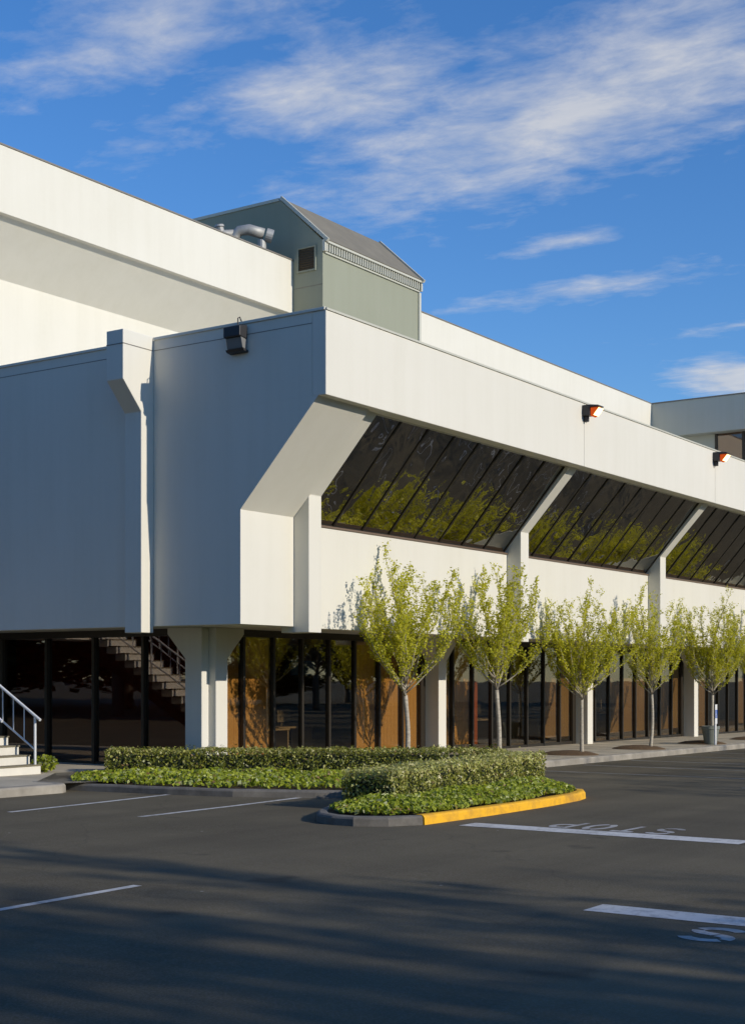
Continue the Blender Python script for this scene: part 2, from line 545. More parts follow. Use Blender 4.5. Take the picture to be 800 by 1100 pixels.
def line_poly(mb, p, q, w, lift=0.004):
    d = Vector((q[0] - p[0], q[1] - p[1])); d.normalize()
    nx, ny = -d.y * w / 2, d.x * w / 2
    k = 6
    for i in range(k):
        a = (p[0] + (q[0] - p[0]) * i / k, p[1] + (q[1] - p[1]) * i / k)
        b2 = (p[0] + (q[0] - p[0]) * (i + 1) / k, p[1] + (q[1] - p[1]) * (i + 1) / k)
        sheet_quad(mb, [(a[0] - nx, a[1] - ny), (b2[0] - nx, b2[1] - ny), (b2[0] + nx, b2[1] + ny), (a[0] + nx, a[1] + ny)], lift)


def marking(name, segs, w, mat):
    mb = MB()
    for p, q in segs: line_poly(mb, p, q, w)
    return mb.build(name, mat, lot, fix=False)


marking('stall_line', [((-6.16, 1.10), (-4.0, 1.33)), ((-4.0, 1.33), (-2.30, 1.56))], 0.105, M['white_line'])
marking('stall_line', [((-5.57, -0.88), (-3.4, -0.75)), ((-3.4, -0.75), (-1.50, -0.57))], 0.105, M['white_line'])
marking('stall_line', [((-15.2, -5.72), (-12.2, -5.66)), ((-12.2, -5.66), (-10.53, -5.58))], 0.10, M['white_line'])
for k in range(8):
    x = 7.7 + 2.72 * k
    marking('stall_line', [((x, 0.1), (x + 0.1, -5.0))], 0.10, M['faded_line'])
marking('stall_line', [((5.2, -5.6), (5.9, -8.0))], 0.10, M['faded_line'])
marking('stop_bar', [((-3.74, -5.05), (-3.70, -8.82))], 0.46, M['white_line'])
marking('stop_bar', [((-9.26, -9.50), (-9.20, -13.2))], 0.40, M['white_line'])


def stop_text(ox, oy, ux, uy, h, w, mat):
    """stencilled letters S T O P; u = reading direction on the ground, letter tops along (-uy, ux)"""
    gap = w * 0.42
    st = 0.23
    def arc(cx, cy, rx, ry, a0, a1, n=8):
        return [(cx + rx * math.cos(R(a0 + (a1 - a0) * i / n)), cy + ry * math.sin(R(a0 + (a1 - a0) * i / n))) for i in range(n + 1)]
    L = {
        'S': [arc(0.5, 0.73, 0.40, 0.21, 25, 165), arc(0.5, 0.73, 0.40, 0.21, 185, 262) + [(0.56, 0.49)],
              [(0.60, 0.47)] + arc(0.5, 0.27, 0.40, 0.21, 60, -20), arc(0.5, 0.27, 0.40, 0.21, -38, -160)],
        'T': [[(0.04, 0.93), (0.96, 0.93)], [(0.5, 0.86), (0.5, 0.03)]],
        'O': [arc(0.5, 0.5, 0.40, 0.43, 98, 262, 12), arc(0.5, 0.5, 0.40, 0.43, 82, -82, 12)],
        'P': [[(0.14, 0.97), (0.14, 0.03)], [(0.24, 0.93), (0.55, 0.93)] + arc(0.55, 0.69, 0.34, 0.24, 85, -85, 8) + [(0.24, 0.45)]],
    }
    for i, ch in enumerate('STOP'):
        mb = MB()
        for stroke in L[ch]:
            pts = []
            for (a, c) in stroke:
                U = i * (w + gap) + a * w
                V = c * h
                pts.append((ox + ux * U - uy * V, oy + uy * U + ux * V))
            # ribbon of constant width
            hw = st * w * 0.5
            L2, R2 = [], []
            for k, p in enumerate(pts):
                q0 = pts[max(k - 1, 0)]; q1 = pts[min(k + 1, len(pts) - 1)]
                d = Vector((q1[0] - q0[0], q1[1] - q0[1])).normalized()
                # strokes along the letter's height are thinner across, as in elongated road stencils
                al = abs(d.x * ux + d.y * uy)
                ww = hw * (1 + 0.9 * al * (h / w - 1) * 0.5)
                L2.append((p[0] - d.y * ww, p[1] + d.x * ww)); R2.append((p[0] + d.y * ww, p[1] - d.x * ww))
            for k in range(len(pts) - 1):
                sheet_quad(mb, [R2[k], R2[k + 1], L2[k + 1], L2[k]])
        mb.build('painted_letter', mat, lot, fix=False)


stop_text(-2.62, -7.70, 0, 1, 0.80, 0.32, M['mid_line'])           # read by drivers leaving: upside down from here
stop_text(-10.22, -10.58, 0, -1, 0.60, 0.40, M['mid_line'])


# ------------------------------------------------------------------ kerbs, beds, pavement
def kerb_strip(name, path, mat, w=0.15, h=0.15, parent=None, base=zA):
    """path: outer edge, bed on the left hand side of travel"""
    # densify
    P = []
    for i in range(len(path) - 1):
        a, c = Vector(path[i]), Vector(path[i + 1])
        k = max(1, int((c - a).length / 0.4))
        for t in range(k): P.append(a.lerp(c, t / k))
    P.append(Vector(path[-1]))
    prof = [(-0.02, -0.15), (-0.006, h - 0.035), (0.012, h - 0.01), (0.04, h), (w - 0.02, h), (w, h - 0.02), (w, -0.15)]
    vs, fs = [], []
    m = len(prof)
    for i, p in enumerate(P):
        d = (P[min(i + 1, len(P) - 1)] - P[max(i - 1, 0)]).normalized()
        nrm = Vector((-d.y, d.x))
        jit = random.uniform(-0.004, 0.004)
        for (o, z) in prof:
            q = p + nrm * (o + jit)
            vs.append((q.x, q.y, base(p.x) + z + (random.uniform(-0.004, 0.004) if z > 0 else 0)))
    for i in range(len(P) - 1):
        for k in range(m - 1):
            fs.append((i * m + k, (i + 1) * m + k, (i + 1) * m + k + 1, i * m + k + 1))
    fs.append(tuple(range(m))); fs.append(tuple((len(P) - 1) * m + k for k in range(m)))
    return MB().add(vs, fs).build(name, mat, parent)


nose = [(-0.95, -1.55), (-2.4, -2.15), (-3.9, -2.80), (-4.35, -3.02), (-4.70, -3.30), (-4.87, -3.65), (-4.87, -4.0), (-4.62, -4.38), (-4.17, -4.62)]
front = [(-4.15, -4.63), (-3.0, -4.66), (-2.0, -4.65), (-0.5, -4.60), (0.75, -4.48), (1.25, -4.36), (1.62, -4.16)]
rend = [(1.64, -4.14), (1.95, -3.85), (2.25, -3.5), (3.3, -2.7), (4.6, -1.5), (5.3, -0.5), (5.6, 0.32)]
backk = [(-2.85, 4.05), (-2.66, 3.70), (-2.50, 2.75), (-2.33, 1.57), (-2.05, 0.39), (-1.40, -0.80), (-0.97, -1.53)]
kb = structure(kerb_strip('kerb', backk + nose[1:], M['kerb'], h=0.125))
kerb_strip('painted_kerb', front, M['yellow'], h=0.130, parent=kb)
kerb_strip('kerb_end', rend, M['kerb'], h=0.125, parent=kb)

bed_poly = [(-2.72, 4.0)] + [(x + 0.10, y) for x, y in backk[1:-1]] + [(-0.9, -1.65), (-2.4, -2.3), (-4.3, -3.15), (-4.72, -3.7), (-4.5, -4.3), (-4.1, -4.52),
            (-2.0, -4.55), (0.75, -4.40), (1.5, -4.1), (2.2, -3.4), (4.5, -1.45), (5.2, -0.5), (5.5, 0.32), (0.6, 5.6), (-1.0, 5.6)]


def flat_poly(name, poly, zf, mat, parent=None, depth=0.25):
    n = len(poly)
    vs = [(x, y, zf(x)) for x, y in poly] + [(x, y, zf(x) - depth) for x, y in poly]
    fs = [tuple(range(n))] + [(i, i + n, (i + 1) % n + n, (i + 1) % n) for i in range(n)]
    import bmesh
    bm = bmesh.new()
    bv = [bm.verts.new(v) for v in vs]
    for f in fs:
        bm.faces.new([bv[i] for i in f])
    bmesh.ops.triangulate(bm, faces=[bm.faces[:][0]] if False else [f for f in bm.faces if len(f.verts) > 4])
    bmesh.ops.recalc_face_normals(bm, faces=bm.faces)
    me = bpy.data.meshes.new(name); bm.to_mesh(me); bm.free()
    me.materials.append(mat)
    ob = bpy.data.objects.new(name, me); COL.objects.link(ob)
    if parent is not None: ob.parent = parent
    return ob


structure(flat_poly('soil_bed', bed_poly, lambda x: zA(x) + 0.10, M['soil']))

pave_poly = [(-7.5, 3.40), (-3.05, 3.40), (-2.90, 4.1), (-1.05, 5.62), (0.62, 5.62), (5.6, 0.42), (6.2, 0.50), (60, 0.50), (60, 30), (-0.0, 30), (-3.2, 30), (-3.2, 8.5), (-7.5, 8.5)]
pav = structure(flat_poly('pavement', pave_poly, zP, M['concrete']))
kerb_strip('kerb', [(5.62, 0.36), (6.6, 0.36), (60, 0.36)], M['kerb_pale'], w=0.141, h=0.153, parent=pav)
kerb_strip('kerb', [(-7.5, 3.22), (-3.15, 3.22), (-2.98, 3.32), (-2.90, 3.55), (-2.90, 4.05)], M['kerb_pale'], w=0.17, h=0.155, parent=pav)
# joints scored across the pavement
jm = MB()
for k in range(22):
    x = 6.4 + 1.5 * k
    jm.box(x - 0.006, x + 0.006, 0.52, 4.1, zP(x) - 0.02, zP(x) + 0.0035)
jm.build('pavement_joint', M['kerb'], pav)


# ------------------------------------------------------------------ office building
B = thing('office_building', 'long cream office building with sloped bronze ribbon windows above a recessed glazed ground floor', 'building')
LB = 8.45           # bay length
NB_BAY = 5
XE = 44.0

west = [(2.7, 8.53), (30, 8.53), (30, 3.08), (2.7, 3.08)]
MB().prism(west, 0.0, 0.3, 'X').build('west_wall', M['wall'], B)
MB().box(0.0, 0.3, 0.302, 2.699, 7.051, 8.53).build('west_wall_corner', M['wall'], B)
wc = MB()
wc.box(-0.025, 0.36, 0.02, 4.06, 8.533, 8.585)
wc.box(-0.025, 0.36, 4.53, 30, 8.533, 8.585)
wc.build('west_coping', M['wall'], B, bevel=0.006)
cs = MB()
cs.box(-0.004, 0.0, 0.305, 4.06, 8.330, 8.342)
cs.box(-0.004, 0.0, 4.53, 30, 8.330, 8.342)
cs.build('wall_joint', M['coping'], B)

# wing wall return beside the first window
MB().prism([(0.17, 7.05), (1.93, 5.17), (1.93, 3.08), (2.699, 3.08), (2.699, 7.05)], 0.0, 1.597, 'X').build('wing_wall', M['wall'], B)

# fascia panels, one to each bay
edges = [-0.006, 10.25, 18.70, 27.15, 35.6, XE]
for a, c in zip(edges[:-1], edges[1:]):
    MB().box(a + 0.006, c - 0.006, 0.0, 0.30, 7.05, 8.53).build('fascia_panel', M['wall'], B, bevel=0.012)
MB().box(0.35, XE, 0.05, 0.34, 7.06, 8.52).build('fascia_backing', M['coping'], B)
MB().box(0.0, XE, -0.02, 0.38, 8.533, 8.57).build('fascia_coping', M['trim'], B)
MB().box(0.30, XE, 0.302, 0.75, 7.06, 7.16).build('window_head_soffit', M['soffit'], B)

# spandrel
for a, c in zip([1.6] + edges[1:-1], edges[1:]):
    MB().box(a + 0.004, c - 0.004, 1.95, 2.25, 3.06, 5.06).build('spandrel_panel', M['wall'], B, bevel=0.01)
MB().box(1.9, XE, 1.925, 2.26, 5.062, 5.105).build('window_sill', M['sill'], B, bevel=0.006)

pil = [(1.57, 2.96), (1.57, 5.59), (0.26, 7.05), (0.26, 7.12), (0.62, 7.12), (2.24, 5.2), (2.24, 2.96)]
for k in range(NB_BAY):
    x = 1.6 + LB * k
    MB().prism(pil, x, x + 0.40, 'X').build('pilaster', M['wall'], B, bevel=0.012)

# sloped ribbon windows
GS = ((2.06, 5.09), (0.38, 7.09))     # foot and head of the glass (y, z)
sl = Vector((0, GS[1][0] - GS[0][0], GS[1][1] - GS[0][1])); sl_n = Vector((0, -sl.z, sl.y)).normalized()


def slant_pt(x, t, off):
    p = Vector((x, GS[0][0], GS[0][1])) + sl * t + sl_n * off
    return p


def slant_box(mb, x0, x1, t0, t1, o0, o1, mi=0):
    vs = [slant_pt(x0, t0, o0), slant_pt(x1, t0, o0), slant_pt(x1, t1, o0), slant_pt(x0, t1, o0),
          slant_pt(x0, t0, o1), slant_pt(x1, t0, o1), slant_pt(x1, t1, o1), slant_pt(x0, t1, o1)]
    mb.add(vs, [(0, 3, 2, 1), (4, 5, 6, 7), (0, 1, 5, 4), (1, 2, 6, 5), (2, 3, 7, 6), (3, 0, 4, 7)], mi)


for k in range(NB_BAY):
    x0 = 2.0 + LB * k
    x1 = min(x0 + LB - 0.40, XE)
    fr = MB()
    nP = 8
    pw = (x1 - x0) / nP
    for i in range(1, nP):
        slant_box(fr, x0 + i * pw - 0.026, x0 + i * pw + 0.026, 0.0, 1.0, -0.06, 0.016)
    slant_box(fr, x0 + 0.003, x0 + 0.05, 0.0, 1.0, -0.06, 0.015)
    slant_box(fr, x1 - 0.05, x1 - 0.003, 0.0, 1.0, -0.06, 0.015)
    slant_box(fr, x0 + 0.051, x1 - 0.051, 0.0, 0.025, -0.058, 0.016)
    w = fr.build('ribbon_window', M['mullion'], B)
    for i in range(nP):
        pm = MB()
        slant_box(pm, x0 + i * pw + 0.02, x0 + (i + 1) * pw - 0.02, 0.01, 0.995, -0.012, -0.002)
        q = [random.uniform(-0.006, 0.006) for _ in range(4)]      # no two panes hang quite alike
        for c_, dq in enumerate(q):
            for z_ in (c_, c_ + 4):
                v_ = Vector(pm.v[z_]) + sl_n * dq
                pm.v[z_] = tuple(v_)
        pm.build('pane', M['glass_slant'], w)

# upper floor inside
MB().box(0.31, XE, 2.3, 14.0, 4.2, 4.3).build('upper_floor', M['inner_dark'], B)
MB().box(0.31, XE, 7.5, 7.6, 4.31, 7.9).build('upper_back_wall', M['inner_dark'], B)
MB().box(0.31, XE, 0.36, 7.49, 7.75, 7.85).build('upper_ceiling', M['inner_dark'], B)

# soffit slab above the recessed ground floor
MB().box(0.302, XE, 2.71, 30, 3.10, 3.30).build('soffit', M['soffit'], B)
MB().box(1.60, XE, 2.252, 2.709, 3.10, 3.30).build('soffit', M['soffit'], B)
hb = MB()
hb.box(1.62, XE, 4.20, 4.40, 2.955, 3.098)
hb.box(1.62, 1.82, 4.48, 30, 2.955, 3.098)
hb.build('glazing_head', M['mullion'], B)

# roof
MB().box(0.31, XE, 0.35, 30, 8.05, 8.2).build('roof', M['roof'], B)

# columns
for k in range(NB_BAY):
    x = 1.56 + LB * k
    c = MB()
    c.box(x, x + 0.36, 3.85, 4.40, -0.4, 3.097)
    cb = c.build('column', M['wall_col'], B, bevel=0.012)
    cap = MB()
    cap.prism([(x + 0.361, 2.46), (x + 0.91, 2.98), (x + 0.91, 3.096), (x + 0.361, 3.096)], 3.88, 4.19, 'Y')
    cap.build('haunch', M['wall_col'], cb)
    if k:
        MB().prism([(x - 0.001, 2.46), (x - 0.001, 3.096), (x - 0.55, 3.096), (x - 0.55, 2.98)], 3.88, 4.19, 'Y').build('haunch', M['wall_col'], cb)
c = MB()
c.box(1.34, 1.558, 4.03, 4.47, -0.4, 3.097)
cb = c.build('column', M['wall_col'], B, bevel=0.012)
MB().prism([(4.471, 2.46), (4.97, 2.98), (4.97, 3.096), (4.471, 3.096)], 1.37, 1.556, 'X').build('haunch', M['wall_col'], cb)

# storefront glazing
GY = 4.30
for k in range(NB_BAY):
    x0 = 1.92 + LB * k
    x1 = x0 + LB - 0.36
    zb = zP((x0 + x1) / 2)
    fr = MB()
    nP = 8
    pw = (x1 - x0) / nP
    for i in range(0, nP + 1):
        xx = x0 + i * pw
        a, c = xx - 0.035, xx + 0.035
        if i == 0: a, c = x0 + 0.003, x0 + 0.10
        if i == nP: a, c = x1 - 0.20, x1 - 0.003
        fr.box(a, c, GY - 0.06, GY + 0.06, -0.3, 2.953)
    fr.box(x0 + 0.11, x1 - 0.21, GY - 0.05, GY + 0.05, -0.3, zb + 0.06)
    w = fr.build('storefront_window', [M['mullion']], B, bevel=0.006)
    for i in range(nP):
        pm = MB().box(x0 + i * pw + 0.03, x0 + (i + 1) * pw - 0.03, GY - 0.005, GY + 0.005, zb + 0.05, 2.954)
        pm.build('pane', M['glass_shop'], w)

fr = MB()
ym = [4.48 + 1.44 * i for i in range(10)]
for y in ym:
    fr.box(1.64, 1.80, y - 0.04, y + 0.04, 0, 2.953)
fr.box(1.66, 1.78, 4.53, ym[-1], 0, zP(1.6) + 0.05)
w = fr.build('storefront_window', M['mullion'], B, bevel=0.006)
for a, c in zip(ym[:-1], ym[1:]):
    MB().box(1.715, 1.725, a + 0.03, c - 0.03, zP(1.6) + 0.04, 2.954).build('pane', M['glass_west'], w)

# rooms behind the glass
MB().box(1.9, XE, 4.42, 11.5, 0.0, zP(44) + 0.10 + 0.19).build('ground_floor', M['inner'], B)
MB().box(1.9, XE, 11.5, 11.6, 0.0, 3.09).build('back_wall', M['inner'], B)
MB().box(XE, XE + 0.2, 0.36, 30, -0.4, 8.5).build('east_wall', M['wall'], B)
pw = (LB - 0.36) / 8
def blind(k, i, z1=2.93, mat='blind', yb=4.375):
    x0 = 1.92 + LB * k
    mb = MB()
    xa, xb = x0 + i * pw + 0.036, x0 + (i + 1) * pw - 0.036
    n = 6
    d = (xb - xa) / n
    for j in range(n):          # overlapping vertical blades
        mb.prism([(xa + j * d, yb), (xa + (j + 1) * d - 0.001, yb + 0.003), (xa + (j + 1) * d - 0.001, yb + 0.009), (xa + j * d, yb + 0.006)], 0.35, z1, 'Z')
    mb.build('window_blind', M[mat], B)
for k, i in ((0, 0), (0, 1), (0, 5), (0, 6), (0, 7), (1, 1)):
    blind(k, i)
for k, i in ((1, 0), (1, 6), (1, 7), (2, 0), (2, 2), (2, 3), (2, 4), (2, 6), (2, 7), (3, 1), (3, 5)):
    blind(k, i, mat='blind_dark')
MB().box(12.85, 13.25, 4.62, 4.7, 0.3, 2.3).build('door_panel', M['inner_red'], B)
MB().box(3.2, 3.3, 5.0, 12.0, 0.2, 3.09).build('room_partition', M['inner_red'], B)
MB().box(5.02, 5.86, 4.62, 4.65, 2.15, 2.48).build('blue_reflection_panel', M['sign_blue'], B)  # board added inside to stand in for a blue reflection in the pane
for k, (x, y) in enumerate(((4.5, 5.3), (6.2, 5.9), (13.6, 5.2), (15.2, 5.8), (16.6, 5.2), (20.6, 5.4), (23.0, 5.6))):
    zf = 0.19 + zP(44) + 0.10
    dk_ = thing('desk', 'pale desk with a screen standing inside behind the bronze storefront glass', 'desk', (x, y, zf), 'desks behind the storefront glass')
    MB().box(x, x + 1.35, y, y + 0.65, zf + 0.70, zf + 0.74).build('desk_top', M['inner_light'], dk_)
    MB().box(x + 0.02, x + 0.06, y + 0.02, y + 0.63, zf, zf + 0.699).build('side_panel', M['inner_light'], dk_)
    MB().box(x + 1.29, x + 1.33, y + 0.02, y + 0.63, zf, zf + 0.699).build('side_panel', M['inner_light'], dk_)
    sc_ = MB().box(x + 0.4, x + 0.9, y + 0.35, y + 0.40, zf + 0.84, zf + 1.16).box(x + 0.6, x + 0.7, y + 0.401, y + 0.44, zf + 0.741, zf + 0.95)
    sc_.build('screen', M['fixture_grey'], dk_)

# west wall pilaster with its corbelled head
hp = [(-0.82, 8.535), (-0.82, 7.67), (-0.335, 7.13), (-0.335, 2.95), (0.28, 2.95), (0.28, 3.07), (-0.002, 3.07), (-0.002, 8.535)]
MB().prism([(-0.82, 8.60), (-0.82, 7.67), (-0.335, 7.13), (-0.335, 2.95), (-0.003, 2.95), (-0.003, 8.60)], 4.07, 4.50, 'Y').build('west_pilaster', M['wall'], B, bevel=0.012)
gj = MB()
gj.box(-0.826, -0.02, 4.064, 4.068, 8.325, 8.34)
gj.box(-0.826, -0.822, 4.07, 4.50, 8.325, 8.34)
gj.build('pilaster_joint', M['coping'], B)

# ---- upper storey set back on the roof
YB = 11.2
up = [(YB, 14.56), (YB, 12.98), (YB + 0.15, 12.98), (YB + 1.27, 11.86), (YB + 1.27, 8.0), (YB + 2.0, 8.0), (YB + 2.0, 14.56)]
for a, c in ((0.25, 13.655), (18.985, 40.395)):
    u = MB().prism(up, a, c, 'X').build('upper_storey_wall', M['wall'], B, bevel=0.01)
    MB().box(a, c, YB - 0.02, YB + 2.05, 14.562, 14.60).build('upper_coping', M['coping'], u)
MB().box(0.25, 13.65, YB + 2.001, 30, 8.2, 14.3).build('upper_storey_block', M['wall'], B)
MB().box(18.99, 44, YB + 2.001, 30, 8.2, 14.3).build('upper_storey_block', M['wall'], B)

# ---- right hand wing coming forward
wg = MB()
wg.box(40.4, 52, -14, YB + 2.0, 13.0, 14.55)
wing = wg.build('east_wing', M['wing'], B, bevel=0.01)
MB().box(40.37, 52.03, -14.03, YB - 0.03, 14.552, 14.60).build('wing_coping', M['coping'], wing)
MB().box(41.0, 52, -13.4, YB + 2.0, 8.2, 12.998).build('wing_wall_recess', M['wing'], wing)
wn = MB()
for j in range(9):
    y = 8.35 - 1.25 * j
    wn.box(40.93, 41.05, y - 0.06, y + 0.06, 8.3, 12.99)
wn.box(40.95, 41.03, -1.6, 8.29, 10.4, 10.5)
wnd = wn.build('wing_window', M['mullion'], wing)
MB().box(40.97, 40.985, -1.6, 8.3, 8.3, 12.99).build('wing_pane', M['glass_west'], wnd)

# ---- sage green plant room on the roof
HX0, HX1, HY = 13.66, 18.98, 10.1
hz0, hzr = 14.99, 16.45
gable = [(HY, 8.2), (HY, hz0), (HY + 1.55, hzr), (17.2, hzr), (17.2, 8.2)]
PH = MB().prism(gable, HX0, HX1, 'X').build('plant_room', M['house'], B, bevel=0.008)
# roof slope sheet with standing seams
def slope(x, t, off):
    a = Vector((x, HY - 0.10, hz0 + 0.09 - 0.10)); e = Vector((x, HY + 1.56, hzr + 0.03))
    d = e - a
    nn = Vector((0, -d.z, d.y)).normalized()
    return a + d * t + nn * off
rs = MB()
def sbox(mb, x0, x1, t0, t1, o0, o1):
    vs = [slope(x0, t0, o0), slope(x1, t0, o0), slope(x1, t1, o0), slope(x0, t1, o0), slope(x0, t0, o1), slope(x1, t0, o1), slope(x1, t1, o1), slope(x0, t1, o1)]
    mb.add(vs, [(0, 3, 2, 1), (4, 5, 6, 7), (0, 1, 5, 4), (1, 2, 6, 5), (2, 3, 7, 6), (3, 0, 4, 7)])
sbox(rs, HX0 + 0.07, HX1 - 0.07, 0.0, 1.0, 0.015, 0.05)
rs.box(HX0 + 0.07, HX1 - 0.07, HY + 1.60, 17.2, hzr + 0.005, hzr + 0.05)
rs.build('sheet_roof', M['mansard'], PH)
tr = MB()
for x in (HX0 - 0.03, HX1 - 0.06):
    sbox(tr, x, x + 0.09, -0.03, 1.02, 0.0, 0.10)
    tr.box(x, x + 0.09, HY + 1.62, 17.2, hzr + 0.002, hzr + 0.09)
    tr.box(x, x + 0.09, HY - 0.10, HY - 0.003, hz0 - 0.32, hz0 + 0.02)
tr.box(HX0 + 0.07, HX1 - 0.07, HY - 0.13, HY - 0.003, hz0 - 0.06, hz0 + 0.0)
tr.box(HX0 + 0.07, HX1 - 0.07, HY - 0.05, HY - 0.003, hz0 - 0.36, hz0 - 0.32)
for i in range(42):
    x = HX0 + 0.10 + i * 0.1225
    tr.box(x, x + 0.055, HY - 0.085, HY - 0.003, hz0 - 0.30, hz0 - 0.065)
tr.box(HX1 - 0.10, HX1 + 0.02, HY - 0.05, HY - 0.002, 8.4, hz0 - 0.37)
tr.build('eave_trim', M['trim'], PH)
lv = MB()
lv.box(HX0 - 0.05, HX0 - 0.002, 10.33, 10.38, 14.15, 14.90); lv.box(HX0 - 0.05, HX0 - 0.002, 10.97, 11.02, 14.15, 14.90)
lv.box(HX0 - 0.05, HX0 - 0.002, 10.381, 10.969, 14.85, 14.90); lv.box(HX0 - 0.05, HX0 - 0.002, 10.381, 10.969, 14.15, 14.20)
louv = lv.build('louvre_vent', M['house'], PH)
ls = MB()
ls.box(HX0 - 0.012, HX0 - 0.003, 10.39, 10.96, 14.21, 14.84)
for i in range(9):
    z = 14.22 + i * 0.07
    ls.prism([(HX0 - 0.045, z), (HX0 - 0.013, z + 0.04), (HX0 - 0.013, z + 0.05), (HX0 - 0.045, z + 0.01)], 10.385, 10.965, 'Y')
ls.build('louvre_blades', M['louvre_bronze'], louv)
MB().box(HX0 - 0.006, HX0 - 0.001, HY, YB - 0.01, 13.70, 13.72).build('wall_seam', M['coping'], PH)


# ------------------------------------------------------------------ roof duct and fixtures
dk = thing('roof_duct', 'silver vent pipe with elbows poking above the white parapet beside the sage plant room', 'duct', (12.6, 12.2, 14.3))
d1 = MB()
d1.tube([(11.0, 13.6, 14.95), (11.7, 12.9, 15.12), (12.3, 12.35, 15.22)], 0.13, 16)
d1.build('branch_pipe', M['metal'], dk, smooth=True)
d2 = MB()
d2.tube([(12.3, 12.35, 14.3), (12.3, 12.35, 14.9), (12.31, 12.33, 15.15), (12.36, 12.2, 15.30), (12.5, 11.95, 15.33), (12.8, 11.62, 15.22)], [0.15, 0.15, 0.15, 0.15, 0.16, 0.16], 16)
d2.build('elbow_pipe', M['metal'], dk, smooth=True)
d3 = MB()
d3.tube([(12.84, 11.585, 15.205), (12.98, 11.44, 15.15)], [0.20, 0.20], 18)
d3.tube([(12.8, 11.7, 14.4), (12.8, 11.7, 15.05)], [0.13, 0.13], 14)
d3.build('pipe_cowl', M['metal'], dk, smooth=False)
d4 = MB()
d4.tube([(12.02, 12.6, 15.19), (11.98, 12.64, 15.40)], [0.11, 0.11], 14)
d4.tube([(11.98, 12.64, 15.40), (11.97, 12.64, 15.46)], [0.15, 0.13], 14)
d4.build('vent_cap', M['metal'], dk)

fl = thing('floodlight', 'dark square floodlight with hooded top hung high on the shaded west wall', 'floodlight', (0, 1.94, 8.2))
f1 = MB()
f1.prism([(-0.03, 8.50), (-0.25, 8.46), (-0.25, 8.27), (-0.03, 8.24)], 1.74, 2.13, 'Y')
f1.build('hood', M['fixture'], fl, bevel=0.015)
f2 = MB()
f2.prism([(-0.02, 8.235), (-0.20, 8.262), (-0.15, 8.07), (-0.04, 8.05)], 1.75, 2.12, 'Y')
f2.build('lens', M['fixture_grey'], fl, bevel=0.01)
f3 = MB()
f3.prism([(-0.02, 8.045), (-0.17, 8.06), (-0.14, 8.02), (-0.02, 8.0)], 1.73, 2.14, 'Y')
f3.build('bracket', M['fixture'], fl)
f3 = MB()
f3.tube([(-0.07, 1.93, 8.49), (-0.07, 1.93, 8.64), (-0.02, 1.93, 8.67), (0.04, 1.93, 8.59)], 0.012, 6)
f3.build('conduit', M['fixture'], fl)


def lamp(x, label):
    t = thing('wall_lamp', label, 'wall lamp', (x, 0, 8.38), 'glowing orange lamps on the fascia')
    b1 = MB()
    b1.box(x - 0.13, x + 0.10, -0.20, -0.004, 8.22, 8.47)
    b1.prism([(-0.20, 8.47), (-0.42, 8.44), (-0.42, 8.41), (-0.20, 8.41)], x - 0.13, x + 0.17, 'X')
    b1.box(x - 0.05, x + 0.02, -0.12, -0.004, 8.09, 8.219)
    b1.build('housing', M['fixture'], t, bevel=0.01)
    r = MB()
    r.prism([(-0.40, 8.385), (-0.21, 8.395), (-0.21, 8.20), (-0.26, 8.21)], x - 0.10, x + 0.15, 'X')
    r.build('reflector', M['lamp_rim'], t)
    l = MB()
    l.prism([(-0.425, 8.375), (-0.41, 8.383), (-0.275, 8.225), (-0.295, 8.215)], x - 0.09, x + 0.14, 'X')
    l.build('lens', M['lamp'], t)


lamp(10.25, 'glowing orange wall lamp at the fascia top above the nearer fascia joint')
lamp(18.62, 'glowing orange wall lamp further along the fascia, below the dark upper wing windows')


# ------------------------------------------------------------------ staircase on the left
st = thing('staircase', 'white painted outdoor steps with white tube handrails beside the dark west glazing', 'staircase', (-2.0, 5.6, zP(-2)))
SX0, SX1, SY, RISE, RUN = -2.42, -1.42, 5.62, 0.172, 0.30
sz = zP(-2)
NST = 17
for i in range(NST):
    y0 = SY + i * RUN
    z1 = sz + (i + 1) * RISE
    s_ = MB().box(SX0, SX1, y0, y0 + RUN + 0.03, z1 - RISE + 0.003 - (0.02 if i else 0.1), z1 - 0.022)
    so = s_.build('step', M['step'], st, bevel=0.006)
    MB().box(SX0 - 0.01, SX1 + 0.01, y0 - 0.02, y0 + RUN - 0.021, z1 - 0.0215, z1).build('tread', M['tread'], so)
yT = SY + NST * RUN
MB().box(SX0, 0.0, yT + 0.032, yT + 1.5, sz + NST * RISE - 0.18, sz + NST * RISE).build('landing', M['step'], st)
ms = MB()
ms.prism([(SY + 0.5, sz + 0.02), (yT, sz + NST * RISE - 0.30), (yT, sz + NST * RISE - 0.62), (SY + 0.9, sz + 0.02)], SX0 + 0.1, SX0 + 0.22, 'X')
ms.prism([(SY + 0.5, sz + 0.02), (yT, sz + NST * RISE - 0.30), (yT, sz + NST * RISE - 0.62), (SY + 0.9, sz + 0.02)], SX1 - 0.22, SX1 - 0.1, 'X')
ms.build('stringer', M['fixture'], st)
